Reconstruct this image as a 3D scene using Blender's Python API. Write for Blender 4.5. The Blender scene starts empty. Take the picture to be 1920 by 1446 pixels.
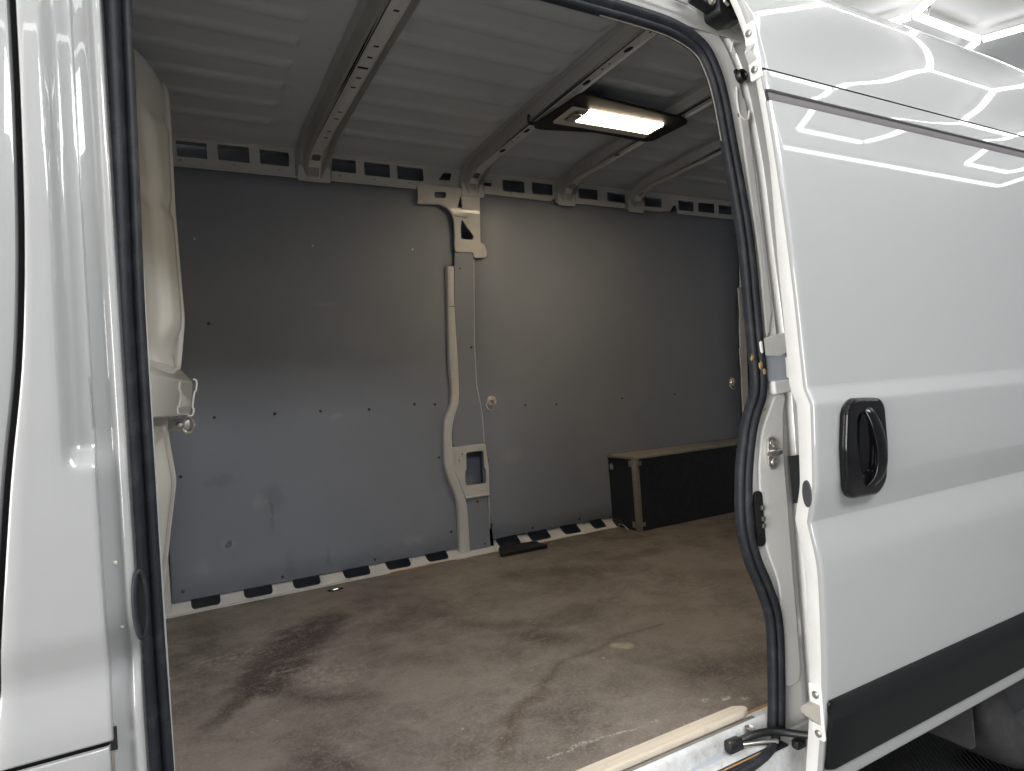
import bpy, bmesh, math, random
from mathutils import Vector, Matrix
random.seed(7)
R = math.radians
scene = bpy.context.scene
col = scene.collection

# ------------------------------------------------------------------ camera
cam_d = bpy.data.cameras.new('camera'); cam = bpy.data.objects.new('camera', cam_d); col.objects.link(cam)
yaw, pitch, roll = R(28.43), R(.586), R(3.96)
fw = Vector((math.sin(yaw)*math.cos(pitch), math.cos(yaw)*math.cos(pitch), math.sin(pitch)))
rt = Vector((math.cos(yaw), -math.sin(yaw), 0)); dn = -rt.cross(fw)
r2 = math.cos(roll)*rt + math.sin(roll)*dn; d2 = -math.sin(roll)*rt + math.cos(roll)*dn
m = Matrix((( r2.x, -d2.x, -fw.x, 0), (r2.y, -d2.y, -fw.y, 0), (r2.z, -d2.z, -fw.z, 1.35), (0,0,0,1)))
cam.matrix_world = m
cam_d.sensor_width = 36; cam_d.lens = 1194.6/1920*36; cam_d.clip_start = .02; cam_d.clip_end = 200
scene.camera = cam

# ------------------------------------------------------------------ world (off-white walls of the workshop, out of view) and exposure
world = bpy.data.worlds.new('World'); scene.world = world; world.use_nodes = True
bg = world.node_tree.nodes['Background']; bg.inputs[0].default_value = (.93, .96, 1.0, 1); bg.inputs[1].default_value = .22
TUBE = 7.0        # radiance of the ceiling light tubes
LAMP = 82.0       # radiance of the load-space lamp
# added fill light above the aisle, out of view; lifts load space and bulkhead
l2 = bpy.data.lights.new('added_aisle_fill', 'AREA'); l2.shape = 'RECTANGLE'; l2.size = 2.4; l2.size_y = .8; l2.energy = 120; l2.color = (.97,.985,1.0)
lo2 = bpy.data.objects.new('added_aisle_fill', l2); col.objects.link(lo2); lo2.location = (1.45,-1.1,3.0)
# added soft fill ahead of the van, unseen; brightens door hem and right frame
ld = bpy.data.lights.new('added_front_fill', 'AREA'); ld.shape = 'RECTANGLE'; ld.size = 1.9; ld.size_y = 2.2; ld.energy = 190; ld.color = (1.0,.985,.96)
lo = bpy.data.objects.new('added_front_fill', ld); col.objects.link(lo); lo.location = (-3.3,-.55,1.5); lo.rotation_euler = (0, R(-90), 0)
scene.view_settings.view_transform = 'Standard'; scene.view_settings.look = 'None'
scene.view_settings.exposure = .1; scene.view_settings.gamma = 1
scene.cycles.use_denoising = True
try: scene.cycles.denoiser = 'OPENIMAGEDENOISE'
except Exception: pass
scene.cycles.max_bounces = 8; scene.cycles.diffuse_bounces = 6; scene.cycles.glossy_bounces = 4
scene.cycles.use_adaptive_sampling = True; scene.cycles.adaptive_threshold = .035
scene.cycles.sample_clamp_indirect = 8

# ------------------------------------------------------------------ materials
def nmat(name):
    mt = bpy.data.materials.new(name); mt.use_nodes = True
    nt = mt.node_tree; return mt, nt, nt.nodes['Principled BSDF']
def N(nt, t, **kw):
    n = nt.nodes.new(t)
    for k, v in kw.items(): setattr(n, k, v)
    return n
def L(nt, a, b): nt.links.new(a, b)
def objco(nt, scale=(1,1,1)):
    tc = N(nt, 'ShaderNodeTexCoord'); mp = N(nt, 'ShaderNodeMapping'); mp.inputs['Scale'].default_value = scale
    L(nt, tc.outputs['Object'], mp.inputs['Vector']); return mp.outputs['Vector']
def noise(nt, vec, scale, detail=4, rough=.55, dist=0):
    n = N(nt, 'ShaderNodeTexNoise'); n.inputs['Scale'].default_value = scale; n.inputs['Detail'].default_value = detail
    n.inputs['Roughness'].default_value = rough; n.inputs['Distortion'].default_value = dist
    L(nt, vec, n.inputs['Vector']); return n.outputs['Fac']
def ramp(nt, fac, a, b, ca=(0,0,0,1), cb=(1,1,1,1)):
    r = N(nt, 'ShaderNodeValToRGB'); r.color_ramp.elements[0].position = a; r.color_ramp.elements[1].position = b
    r.color_ramp.elements[0].color = ca; r.color_ramp.elements[1].color = cb; L(nt, fac, r.inputs['Fac']); return r.outputs['Color']
def mix(nt, fac, a, b, mode='MIX'):
    mx = N(nt, 'ShaderNodeMix', data_type='RGBA', blend_type=mode)
    for v, s in ((fac, 0), (a, 6), (b, 7)):
        if isinstance(v, (int, float)): mx.inputs[s].default_value = v
        elif isinstance(v, tuple): mx.inputs[s].default_value = v if len(v) == 4 else (*v, 1)
        else: L(nt, v, mx.inputs[s])
    return mx.outputs[2]
def mth(nt, op, a, b=0.0, clamp=False):
    n = N(nt, 'ShaderNodeMath', operation=op); n.use_clamp = clamp
    for v, s in ((a, 0), (b, 1)):
        if isinstance(v, (int, float)): n.inputs[s].default_value = v
        else: L(nt, v, n.inputs[s])
    return n.outputs[0]
def bump(nt, bs, h, strength, dist=.001):
    b = N(nt, 'ShaderNodeBump'); b.inputs['Strength'].default_value = strength; b.inputs['Distance'].default_value = dist
    L(nt, h, b.inputs['Height']); L(nt, b.outputs['Normal'], bs.inputs['Normal'])

def paint(name, colr, rough=.35, coat=1.0, dirt=.06, dirtcol=(.35,.31,.27), orange=.02):
    mt, nt, bs = nmat(name); v = objco(nt)
    f = ramp(nt, noise(nt, v, 9, 6, .65), .45, .8)
    f2 = ramp(nt, noise(nt, v, 60, 3, .6), .58, .75)
    c = mix(nt, mth(nt, 'MULTIPLY', f, dirt), (*colr, 1), (*dirtcol, 1))
    c = mix(nt, mth(nt, 'MULTIPLY', f2, dirt*.5), c, (*dirtcol, 1))
    L(nt, c, bs.inputs['Base Color']); bs.inputs['Roughness'].default_value = rough
    bs.inputs['Coat Weight'].default_value = coat; bs.inputs['Coat Roughness'].default_value = .025
    if orange: bump(nt, bs, noise(nt, v, 220, 2), orange, .0004)
    return mt
def plastic(name, colr, rough=.45, grain=0, scale=900, dirt=.0, dirtcol=(.3,.27,.24), spec=.5):
    mt, nt, bs = nmat(name); v = objco(nt)
    c = (*colr, 1)
    if dirt:
        f = ramp(nt, noise(nt, v, 25, 6, .7), .5, .8)
        L(nt, mix(nt, mth(nt, 'MULTIPLY', f, dirt), c, (*dirtcol, 1)), bs.inputs['Base Color'])
    else: bs.inputs['Base Color'].default_value = c
    bs.inputs['Roughness'].default_value = rough; bs.inputs['Specular IOR Level'].default_value = spec
    if grain: bump(nt, bs, noise(nt, v, scale, 2), grain, .0006)
    return mt
def metal(name, colr, rough=.3, rust=0):
    mt, nt, bs = nmat(name); v = objco(nt)
    bs.inputs['Metallic'].default_value = 1
    f = ramp(nt, noise(nt, v, 120, 4, .6), .5, .75)
    L(nt, mix(nt, mth(nt, 'MULTIPLY', f, .35 if not rust else rust), (*colr, 1), (.25,.2,.16,1)), bs.inputs['Base Color'])
    bs.inputs['Roughness'].default_value = rough; return mt
def emit(name, colr, s):
    mt, nt, bs = nmat(name); bs.inputs['Base Color'].default_value = (.8,.8,.8,1)
    bs.inputs['Emission Color'].default_value = (*colr, 1); bs.inputs['Emission Strength'].default_value = s; return mt

M = {}
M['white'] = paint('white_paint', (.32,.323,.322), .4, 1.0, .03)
M['jamb'] = paint('lit_white_paint', (.80,.80,.78), .4, .7, .18, (.42,.36,.30))  # lighter copy of the van's white; strong light on frame and hem painted in
M['sill'] = paint('worn_sill_paint', (.62,.63,.63), .45, .4, .75, (.10,.085,.07))
M['inner'] = paint('inner_body_paint', (.53,.525,.51), .48, .12, .22, (.25,.22,.19))
M['roofin'] = paint('roof_inner_paint', (.45,.47,.49), .5, .15, .12, (.22,.21,.19))
M['cavity'] = paint('cavity_paint', (.42,.46,.52), .6, 0, .1)
M['bulk'] = paint('bulkhead_paint', (.90,.895,.83), .35, 1.0, .02)
M['rubber'] = plastic('seal_rubber', (.014,.0155,.020), .55, .25, 260, .45, (.085,.082,.08), spec=.32)
M['black'] = plastic('black_plastic', (.012,.012,.014), .38)
M['gloss'] = plastic('gloss_black_plastic', (.005,.005,.006), .14, spec=.32)
M['trimblack'] = plastic('moulding_plastic', (.007,.0075,.008), .55, .35, 700, spec=.16)
M['housing'] = plastic('lamp_housing_plastic', (.014,.014,.015), .62, spec=.35)
M['hole'] = plastic('dark_gap', (.006,.006,.007), .9)
M['gap'] = plastic('gap_shadow', (.02,.017,.02), .9)
M['grey'] = plastic('grey_tape', (.045,.046,.05), .5)
M['groove'] = plastic('groove_filler', (.125,.115,.120), .6)
M['steel'] = metal('bright_steel', (.72,.70,.66), .28)
M['dsteel'] = metal('dull_steel', (.42,.41,.39), .42, .4)
M['cream'] = plastic('cream_plastic', (.62,.59,.52), .4)
M['lampbezel'] = plastic('lamp_bezel_plastic', (.55,.50,.42), .4)
M['tyre'] = plastic('tyre_rubber', (.03,.03,.031), .75, .3, 300, .4, (.10,.09,.085))
M['tube'] = emit('tube_light', (1.0,.985,1.0), TUBE)
M['lens'] = emit('lamp_lens', (1.0,.80,.55), LAMP)
M['rust'] = plastic('foam_residue', (.42,.29,.12), .9, .5, 200)

def lining():
    mt, nt, bs = nmat('grey_lining_board'); v = objco(nt)
    base = mix(nt, ramp(nt, noise(nt, v, 2.2, 4), .3, .75), (.198,.214,.252), (.226,.242,.282))
    sc = ramp(nt, noise(nt, objco(nt, (9,9,1.6)), 3.2, 8, .72, .6), .66, .78)
    base = mix(nt, mth(nt, 'MULTIPLY', sc, .22), base, (.34,.34,.35))
    dk = ramp(nt, noise(nt, objco(nt, (1,1,2)), 5.5, 7, .7), .66, .76)
    base = mix(nt, mth(nt, 'MULTIPLY', dk, .35), base, (.06,.06,.065))
    sp = ramp(nt, noise(nt, v, 75, 3, .6), .70, .76)
    base = mix(nt, mth(nt, 'MULTIPLY', sp, .35), base, (.07,.07,.075))
    tc = N(nt, 'ShaderNodeTexCoord'); sep = N(nt, 'ShaderNodeSeparateXYZ'); L(nt, tc.outputs['Object'], sep.inputs[0])
    nz = mth(nt, 'MULTIPLY', mth(nt, 'SUBTRACT', noise(nt, v, 22, 5, .7), .5), .09)
    def mark(x, z, rx, rz, amt, colr, soft=.5):
        dx = mth(nt, 'DIVIDE', mth(nt, 'ADD', mth(nt, 'SUBTRACT', sep.outputs[0], x), nz), rx); dz = mth(nt, 'DIVIDE', mth(nt, 'ADD', mth(nt, 'SUBTRACT', sep.outputs[2], z), nz), rz)
        d = mth(nt, 'SQRT', mth(nt, 'ADD', mth(nt, 'MULTIPLY', dx, dx), mth(nt, 'MULTIPLY', dz, dz)))
        return mix(nt, mth(nt, 'MULTIPLY', mth(nt, 'DIVIDE', mth(nt, 'SUBTRACT', 1+soft, d), 2*soft, True), amt), base, colr)
    for mk in ((.33,.955,.030,.028,.22,(.42,.42,.42)), (.375,.965,.045,.05,.24,(.075,.075,.08)), (.372,.90,.008,.07,.28,(.07,.07,.075)), (.195,.80,.030,.016,.3,(.38,.38,.38)), (.195,.80,.012,.012,.8,(.05,.05,.055)),
               (.645,1.80,.045,.008,.16,(.40,.39,.37)), (.66,1.29,.03,.012,.18,(.40,.40,.40)), (.43,.66,.025,.05,.2,(.08,.08,.085)), (1.0,.68,.05,.02,.3,(.36,.37,.38)), (.17,1.06,.05,.02,.25,(.10,.10,.105)), (1.56,1.02,.05,.03,.2,(.36,.36,.36)), (.09,.72,.03,.03,.15,(.36,.36,.36)), (.60,.66,.01,.05,.3,(.09,.09,.09))):
        base = mark(*mk)
    L(nt, base, bs.inputs['Base Color'])
    L(nt, ramp(nt, noise(nt, v, 6, 5), .3, .8, (.44,.44,.44,1), (.62,.62,.62,1)), bs.inputs['Roughness'])
    bump(nt, bs, noise(nt, v, 420, 3), .10, .0008); return mt
M['lining'] = lining()

def boxply():
    mt, nt, bs = nmat('dark_phenolic_board'); v = objco(nt)
    c = mix(nt, ramp(nt, noise(nt, v, 30, 5), .4, .8), (.014,.016,.022), (.026,.028,.036))
    L(nt, c, bs.inputs['Base Color']); bs.inputs['Roughness'].default_value = .5
    bump(nt, bs, noise(nt, v, 350, 2), .15, .0006); return mt
M['boxply'] = boxply()
def wood(name, a, b, sx=(2,40,40)):
    mt, nt, bs = nmat(name)
    g = noise(nt, objco(nt, sx), 3, 6, .6, .4); g2 = noise(nt, objco(nt), 40, 4)
    c = mix(nt, ramp(nt, g, .35, .7), a, b); c = mix(nt, mth(nt, 'MULTIPLY', ramp(nt, g2, .6, .75), .3), c, (.16,.12,.08))
    L(nt, c, bs.inputs['Base Color']); bs.inputs['Roughness'].default_value = .7; bump(nt, bs, g, .2, .001); return mt
M['batten'] = wood('pale_batten_wood', (.55,.48,.385), (.63,.56,.465))
M['plyedge'] = wood('worn_ply_edge', (.17,.155,.135), (.26,.238,.21))
M['plyedge2'] = wood('raw_ply_edge', (.35,.19,.07), (.42,.25,.11))

def floor_mat():
    mt, nt, bs = nmat('worn_brown_phenolic_floor')
    tc = N(nt, 'ShaderNodeTexCoord'); raw = tc.outputs['Object']
    nz = N(nt, 'ShaderNodeTexNoise'); nz.inputs['Scale'].default_value = 5; nz.inputs['Detail'].default_value = 6; L(nt, raw, nz.inputs['Vector'])
    ofs = N(nt, 'ShaderNodeVectorMath', operation='MULTIPLY_ADD'); L(nt, nz.outputs['Color'], ofs.inputs[0])
    ofs.inputs[1].default_value = (.13,.13,0); ofs.inputs[2].default_value = (-.065,-.065,0)
    add = N(nt, 'ShaderNodeVectorMath', operation='ADD'); L(nt, raw, add.inputs[0]); L(nt, ofs.outputs[0], add.inputs[1])
    sepw = N(nt, 'ShaderNodeSeparateXYZ'); L(nt, add.outputs[0], sepw.inputs[0])
    sepr = N(nt, 'ShaderNodeSeparateXYZ'); L(nt, raw, sepr.inputs[0])
    def seg(a, b, r, soft, warp=True):
        s = sepw if warp else sepr
        dx, dy = b[0]-a[0], b[1]-a[1]; l2 = max(dx*dx+dy*dy, 1e-6)
        px = mth(nt, 'SUBTRACT', s.outputs[0], a[0]); py = mth(nt, 'SUBTRACT', s.outputs[1], a[1])
        t = mth(nt, 'DIVIDE', mth(nt, 'ADD', mth(nt, 'MULTIPLY', px, dx), mth(nt, 'MULTIPLY', py, dy)), l2, True)
        qx = mth(nt, 'SUBTRACT', px, mth(nt, 'MULTIPLY', t, dx)); qy = mth(nt, 'SUBTRACT', py, mth(nt, 'MULTIPLY', t, dy))
        d = mth(nt, 'SQRT', mth(nt, 'ADD', mth(nt, 'MULTIPLY', qx, qx), mth(nt, 'MULTIPLY', qy, qy)))
        return mth(nt, 'DIVIDE', mth(nt, 'SUBTRACT', r+soft, d), 2*soft, True)
    def many(segs):
        o = None
        for s in segs:
            k = seg(*s); o = k if o is None else mth(nt, 'MAXIMUM', o, k)
        return o
    v = raw
    big = ramp(nt, noise(nt, v, 2.3, 6, .62, .6), .36, .66)
    c = mix(nt, big, (.078,.062,.052), (.212,.184,.160))
    med = ramp(nt, noise(nt, v, 7, 8, .68, .5), .42, .70)
    c = mix(nt, mth(nt, 'MULTIPLY', med, .65), c, (.262,.234,.206))
    dk = ramp(nt, noise(nt, v, 4.2, 8, .7, .3), .56, .72)
    c = mix(nt, mth(nt, 'MULTIPLY', dk, .70), c, (.075,.054,.043))
    # stains with shapes of their own
    st = many([((.05,1.82),(.20,2.04),.028,.02), ((.18,2.02),(.36,2.36),.075,.03), ((.30,2.20),(.47,2.42),.085,.035), ((.20,1.93),(.33,2.10),.05,.03)])
    c = mix(nt, mth(nt, 'MULTIPLY', st, .93), c, (.048,.033,.030))
    st2 = many([((.26,1.86),(.42,1.74),.030,.03), ((.24,1.49),(.30,1.43),.05,.03), ((1.20,1.30),(1.40,1.26),.06,.05), ((1.0,1.80),(1.08,1.73),.025,.03), ((1.30,2.46),(1.55,2.30),.05,.06), ((.85,2.05),(1.07,1.90),.03,.04)])
    c = mix(nt, mth(nt, 'MULTIPLY', st2, .75), c, (.062,.046,.040))
    arc = many([((.62,1.28),(.75,1.44),.017,.016), ((.75,1.44),(.91,1.55),.015,.014), ((.91,1.55),(1.06,1.61),.013,.013), ((1.06,1.61),(1.24,1.63),.011,.012), ((1.24,1.63),(1.38,1.62),.008,.012)])
    c = mix(nt, mth(nt, 'MULTIPLY', arc, .75), c, (.085,.062,.046))
    pale = many([((1.150,1.585),(1.175,1.545),.020,.008)])
    c = mix(nt, mth(nt, 'MULTIPLY', pale, .8), c, (.42,.36,.26))
    pal2 = many([((.25,2.03),(.45,1.95),.035,.035), ((.33,1.93),(.40,1.90),.03,.03), ((1.40,1.72),(1.46,1.70),.02,.02), ((.10,2.25),(.2,2.25),.05,.05)])
    pal2 = mth(nt, 'MULTIPLY', pal2, ramp(nt, noise(nt, v, 55, 4, .6), .45, .62))
    c = mix(nt, mth(nt, 'MULTIPLY', pal2, .6), c, (.34,.31,.275))
    wt = many([((1.12,1.19),(1.125,1.185),.006,.006), ((1.16,1.158),(1.175,1.15),.007,.006), ((1.205,1.12),(1.21,1.115),.006,.006), ((.955,1.20),(.965,1.196),.005,.004), ((.70,1.215),(.90,1.195),.0015,.003)])
    wt = mth(nt, 'MULTIPLY', wt, ramp(nt, noise(nt, v, 160, 3, .6), .40, .55))
    c = mix(nt, mth(nt, 'MULTIPLY', wt, .7), c, (.66,.64,.62))
    # fine wear: scratches in several directions, speckle, mesh relief
    def scratch(ang, sc, lo, hi):
        mp = N(nt, 'ShaderNodeMapping'); mp.inputs['Rotation'].default_value = (0,0,ang); mp.inputs['Scale'].default_value = (2.2,40,1)
        L(nt, raw, mp.inputs['Vector']); return ramp(nt, noise(nt, mp.outputs['Vector'], sc, 6, .62, .25), lo, hi)
    blot = ramp(nt, noise(nt, v, 13, 9, .74, .8), .50, .66)
    c = mix(nt, mth(nt, 'MULTIPLY', blot, .38), c, (.29,.260,.228))
    blo2 = ramp(nt, noise(nt, v, 17, 8, .74, 1.1), .56, .68)
    c = mix(nt, mth(nt, 'MULTIPLY', blo2, .45), c, (.070,.055,.047))
    for a, s in ((.6,2.2),(2.4,2.6),(1.4,3.0)):
        c = mix(nt, mth(nt, 'MULTIPLY', mth(nt, 'MULTIPLY', scratch(a, s, .625, .71), ramp(nt, noise(nt, v, 3.1+s, 4, .6), .42, .62)), .45), c, (.40,.37,.335))
    c = mix(nt, mth(nt, 'MULTIPLY', scratch(.9, 2.7, .66, .74), .4), c, (.07,.052,.042))
    fine = noise(nt, v, 130, 5, .75)
    c = mix(nt, mth(nt, 'MULTIPLY', ramp(nt, fine, .50, .68), .40), c, (.36,.325,.285))
    c = mix(nt, mth(nt, 'MULTIPLY', ramp(nt, noise(nt, v, 210, 3, .6), .60, .72), .35), c, (.07,.055,.045))
    chip = ramp(nt, noise(nt, v, 34, 2, .5, .6), .735, .752)
    c = mix(nt, mth(nt, 'MULTIPLY', chip, .55), c, (.42,.36,.28))
    L(nt, c, bs.inputs['Base Color'])
    L(nt, ramp(nt, noise(nt, v, 6, 6, .6), .3, .75, (.40,.40,.40,1), (.66,.66,.66,1)), bs.inputs['Roughness'])
    wx = N(nt, 'ShaderNodeTexVoronoi'); wx.inputs['Scale'].default_value = 330; L(nt, raw, wx.inputs['Vector'])
    h = mth(nt, 'ADD', wx.outputs['Distance'], mth(nt, 'MULTIPLY', fine, 1.2))
    bump(nt, bs, h, .28, .0012); return mt
M['floor'] = floor_mat()

def garage_floor_mat():
    mt, nt, bs = nmat('grey_ribbed_floor')
    mp = N(nt, 'ShaderNodeTexCoord'); w = N(nt, 'ShaderNodeTexWave'); w.inputs['Scale'].default_value = 22; w.inputs['Distortion'].default_value = .1
    L(nt, mp.outputs['Object'], w.inputs['Vector'])
    c = mix(nt, noise(nt, mp.outputs['Object'], 3, 5), (.20,.20,.198), (.27,.27,.267))
    L(nt, c, bs.inputs['Base Color']); bs.inputs['Roughness'].default_value = .6; bump(nt, bs, w.outputs['Fac'], .6, .006); return mt
M['garage'] = garage_floor_mat()
def mat_mat():
    mt, nt, bs = nmat('black_ribbed_rubber')
    mp = N(nt, 'ShaderNodeTexCoord'); mpp = N(nt, 'ShaderNodeMapping'); mpp.inputs['Rotation'].default_value = (0,0,.7); L(nt, mp.outputs['Object'], mpp.inputs['Vector'])
    w = N(nt, 'ShaderNodeTexWave'); w.inputs['Scale'].default_value = 22; L(nt, mpp.outputs['Vector'], w.inputs['Vector'])
    L(nt, mix(nt, w.outputs['Fac'], (.008,.008,.009), (.022,.022,.024)), bs.inputs['Base Color']); bs.inputs['Roughness'].default_value = .6; bump(nt, bs, w.outputs['Fac'], .8, .006); return mt
M['mat'] = mat_mat()
def ceil_mat():
    mt, nt, bs = nmat('white_ceiling_board'); v = objco(nt)
    L(nt, mix(nt, noise(nt, v, 2, 4), (.82,.835,.82), (.86,.87,.855)), bs.inputs['Base Color']); bs.inputs['Roughness'].default_value = .9; return mt
M['ceil'] = ceil_mat()

# ------------------------------------------------------------------ mesh helpers
VAN = None
def link(name, me, mat, parent=None):
    o = bpy.data.objects.new(name, me); col.objects.link(o)
    if mat and not me.materials: me.materials.append(M[mat] if isinstance(mat, str) else mat)
    if parent is not None:
        o.parent = parent
        if parent.type == 'EMPTY': o.matrix_parent_inverse = Matrix.Translation(-parent.location)
    return o
def fin(me, ang=32):
    me.validate(); me.update()
    for p in me.polygons: p.use_smooth = True
    try: me.set_sharp_from_angle(angle=R(ang))
    except Exception: pass
def frombm(name, bm, mat, parent=None, ang=32):
    me = bpy.data.meshes.new(name); bmesh.ops.recalc_face_normals(bm, faces=bm.faces[:]); bm.to_mesh(me); bm.free(); fin(me, ang)
    return link(name, me, mat, parent)
def raw(name, vs, fs, mat, parent=None, ang=32, solid=0):
    bm = bmesh.new(); V = [bm.verts.new(v) for v in vs]
    for f in fs:
        try: bm.faces.new([V[i] for i in f])
        except ValueError: pass
    if solid: bmesh.ops.solidify(bm, geom=bm.faces[:], thickness=solid)
    return frombm(name, bm, mat, parent, ang)
def grid(name, rows, mat, parent=None, ang=32, solid=0, closed=False):
    vs = [p for r in rows for p in r]; n = len(rows[0]); fs = []
    for i in range(len(rows)-1):
        for j in range(n-1 if not closed else n):
            k = (j+1) % n; fs.append((i*n+j, i*n+k, (i+1)*n+k, (i+1)*n+j))
    me = bpy.data.meshes.new(name); me.from_pydata(vs, [], fs); fin(me, ang)
    o = link(name, me, mat, parent)
    if solid:
        md = o.modifiers.new('thickness', 'SOLIDIFY'); md.thickness = solid; md.offset = -1
    return o
def box(name, lo, hi, mat, parent=None, bev=.003, seg=2, rot=None):
    c = [(a+b)/2 for a, b in zip(lo, hi)]; s = [abs(b-a) for a, b in zip(lo, hi)]
    bm = bmesh.new(); bmesh.ops.create_cube(bm, size=1)
    bmesh.ops.scale(bm, vec=s, verts=bm.verts)
    if bev: bmesh.ops.bevel(bm, geom=bm.edges[:], offset=min(bev, min(s)*.45), segments=seg, profile=.5, affect='EDGES')
    if rot: bmesh.ops.rotate(bm, cent=(0,0,0), matrix=Matrix.Rotation(rot[1], 3, rot[0]), verts=bm.verts)
    bmesh.ops.translate(bm, vec=c, verts=bm.verts)
    return frombm(name, bm, mat, parent, 40)
def rounded(pts, r, n=4):
    if not r: return list(pts)
    out = []; k = len(pts)
    for i in range(k):
        p = Vector(pts[i]); a = Vector(pts[i-1]) - p; b = Vector(pts[(i+1) % k]) - p
        d = min(r, a.length*.48, b.length*.48)
        s = p + a.normalized()*d; e = p + b.normalized()*d
        for j in range(n+1):
            t = j/n; q = s*(1-t)**2 + p*2*t*(1-t) + e*t*t; out.append((q.x, q.y))
    return out
def plate(name, outer, holes, fn, thick, mat, parent=None, bev=.0008):
    """flat sheet cut from a 2D outline with holes; fn maps (u, v, w) to the place"""
    cu = bpy.data.curves.new(name, 'CURVE'); cu.dimensions = '2D'; cu.fill_mode = 'BOTH'
    cu.extrude = max(thick/2-bev, .0002); cu.bevel_depth = bev; cu.bevel_resolution = 1
    for poly in [outer]+holes:
        sp = cu.splines.new('POLY'); sp.points.add(len(poly)-1)
        for p, q in zip(sp.points, poly): p.co = (q[0], q[1], 0, 1)
        sp.use_cyclic_u = True
    tmp = bpy.data.objects.new('tmp', cu); col.objects.link(tmp)
    dg = bpy.context.evaluated_depsgraph_get(); dg.update()
    me = bpy.data.meshes.new_from_object(tmp.evaluated_get(dg)); bpy.data.objects.remove(tmp); bpy.data.curves.remove(cu)
    for v in me.vertices: v.co = fn(*v.co)
    bm = bmesh.new(); bm.from_mesh(me); bmesh.ops.recalc_face_normals(bm, faces=bm.faces[:]); bm.to_mesh(me); bm.free()
    me.materials.clear(); me.name = name; fin(me, 40)
    return link(name, me, mat, parent)
def rect(x0, x1, y0, y1, r=0, n=4): return rounded([(x0,y0),(x1,y0),(x1,y1),(x0,y1)], r, n)
def oval(cx, cy, a, b, n=20): return [(cx+a*math.cos(2*math.pi*i/n), cy+b*math.sin(2*math.pi*i/n)) for i in range(n)]
def catmull(pts, k=6, closed=False):
    P = [Vector(p) for p in pts]; out = []; n = len(P)
    for i in range(n-1 if not closed else n):
        p0 = P[i-1] if (i > 0 or closed) else P[0]; p1 = P[i]; p2 = P[(i+1) % n]; p3 = P[(i+2) % n] if (i+2 < n or closed) else P[-1]
        for j in range(k):
            t = j/k
            out.append(.5*((2*p1)+(-p0+p2)*t+(2*p0-5*p1+4*p2-p3)*t*t+(-p0+3*p1-3*p2+p3)*t**3))
    if not closed: out.append(P[-1])
    return out
def tube(name, path, r, mat, parent=None, n=10, caps=True):
    P = [Vector(p) for p in path]; rows = []; up = Vector((0,0,1)); prev = None
    for i, p in enumerate(P):
        t = (P[min(i+1, len(P)-1)]-P[max(i-1, 0)]).normalized()
        if prev is None:
            a = up if abs(t.z) < .9 else Vector((1,0,0)); u = (a - t*a.dot(t)).normalized()
        else: u = (prev - t*prev.dot(t)).normalized()
        prev = u; w = t.cross(u); rr = r[i] if isinstance(r, (list, tuple)) else r
        rows.append([p+u*rr*math.cos(2*math.pi*j/n)+w*rr*math.sin(2*math.pi*j/n) for j in range(n)])
    vs = [v for q in rows for v in q]; fs = []
    for i in range(len(rows)-1):
        for j in range(n): k = (j+1) % n; fs.append((i*n+j, i*n+k, (i+1)*n+k, (i+1)*n+j))
    if caps: fs.append(tuple(range(n))); fs.append(tuple(range((len(rows)-1)*n, len(rows)*n)))
    return raw(name, vs, fs, mat, parent, 40)
def lathe_y(name, prof, c, mat, parent=None, n=28, axis='Y'):
    """prof: (radius, depth); depth runs along +Y (or the axis given) from c"""
    rows = []
    for r, d in prof:
        ring = []
        for j in range(n):
            a = 2*math.pi*j/n
            if axis == 'Y': ring.append((c[0]+r*math.cos(a), c[1]+d, c[2]+r*math.sin(a)))
            elif axis == 'X': ring.append((c[0]+d, c[1]+r*math.cos(a), c[2]+r*math.sin(a)))
            else: ring.append((c[0]+r*math.cos(a), c[1]+r*math.sin(a), c[2]+d))
        rows.append(ring)
    return grid(name, rows, mat, parent, 35, closed=True)
def lerp(tab, z):
    if z <= tab[0][0]: return tab[0][1]
    for (a, b), (c, d) in zip(tab, tab[1:]):
        if z <= c: return b+(d-b)*(z-a)/(c-a)
    return tab[-1][1]
def sstep(a, b, x):
    t = max(0, min(1, (x-a)/(b-a))); return t*t*(3-2*t)
def frange(a, b, n): return [a+(b-a)*i/(n-1) for i in range(n)]

# ------------------------------------------------------------------ setting
def setting(o, kind='structure'): o['kind'] = kind; return o
gf = raw('garage_floor', [(-3.4,-2.4,0),(7.0,-2.4,0),(7.0,4.3,0),(-3.4,4.3,0)], [(0,1,2,3)], 'garage'); setting(gf)
cl = box('ceiling', (-3.4,-2.4,3.06), (7.0,4.3,3.15), 'ceil', None, 0); setting(cl)

def thing(name, loc, label, cat, group=None):
    o = bpy.data.objects.new(name, None); col.objects.link(o); o.location = loc; o.empty_display_size = .1
    o['label'] = label; o['category'] = cat
    if group: o['group'] = group
    return o

fm = plate('floor_mat', rounded([(.9,1.0),(3.6,1.0),(3.6,2.9),(.9,2.9)], .03), [], lambda u,v,w:(u,v,.006+w), .011, 'mat', None, .002)
fm['label'] = 'dark ribbed rubber mat on the ground under the van, ahead of the rear wheel'; fm['category'] = 'mat'
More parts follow.
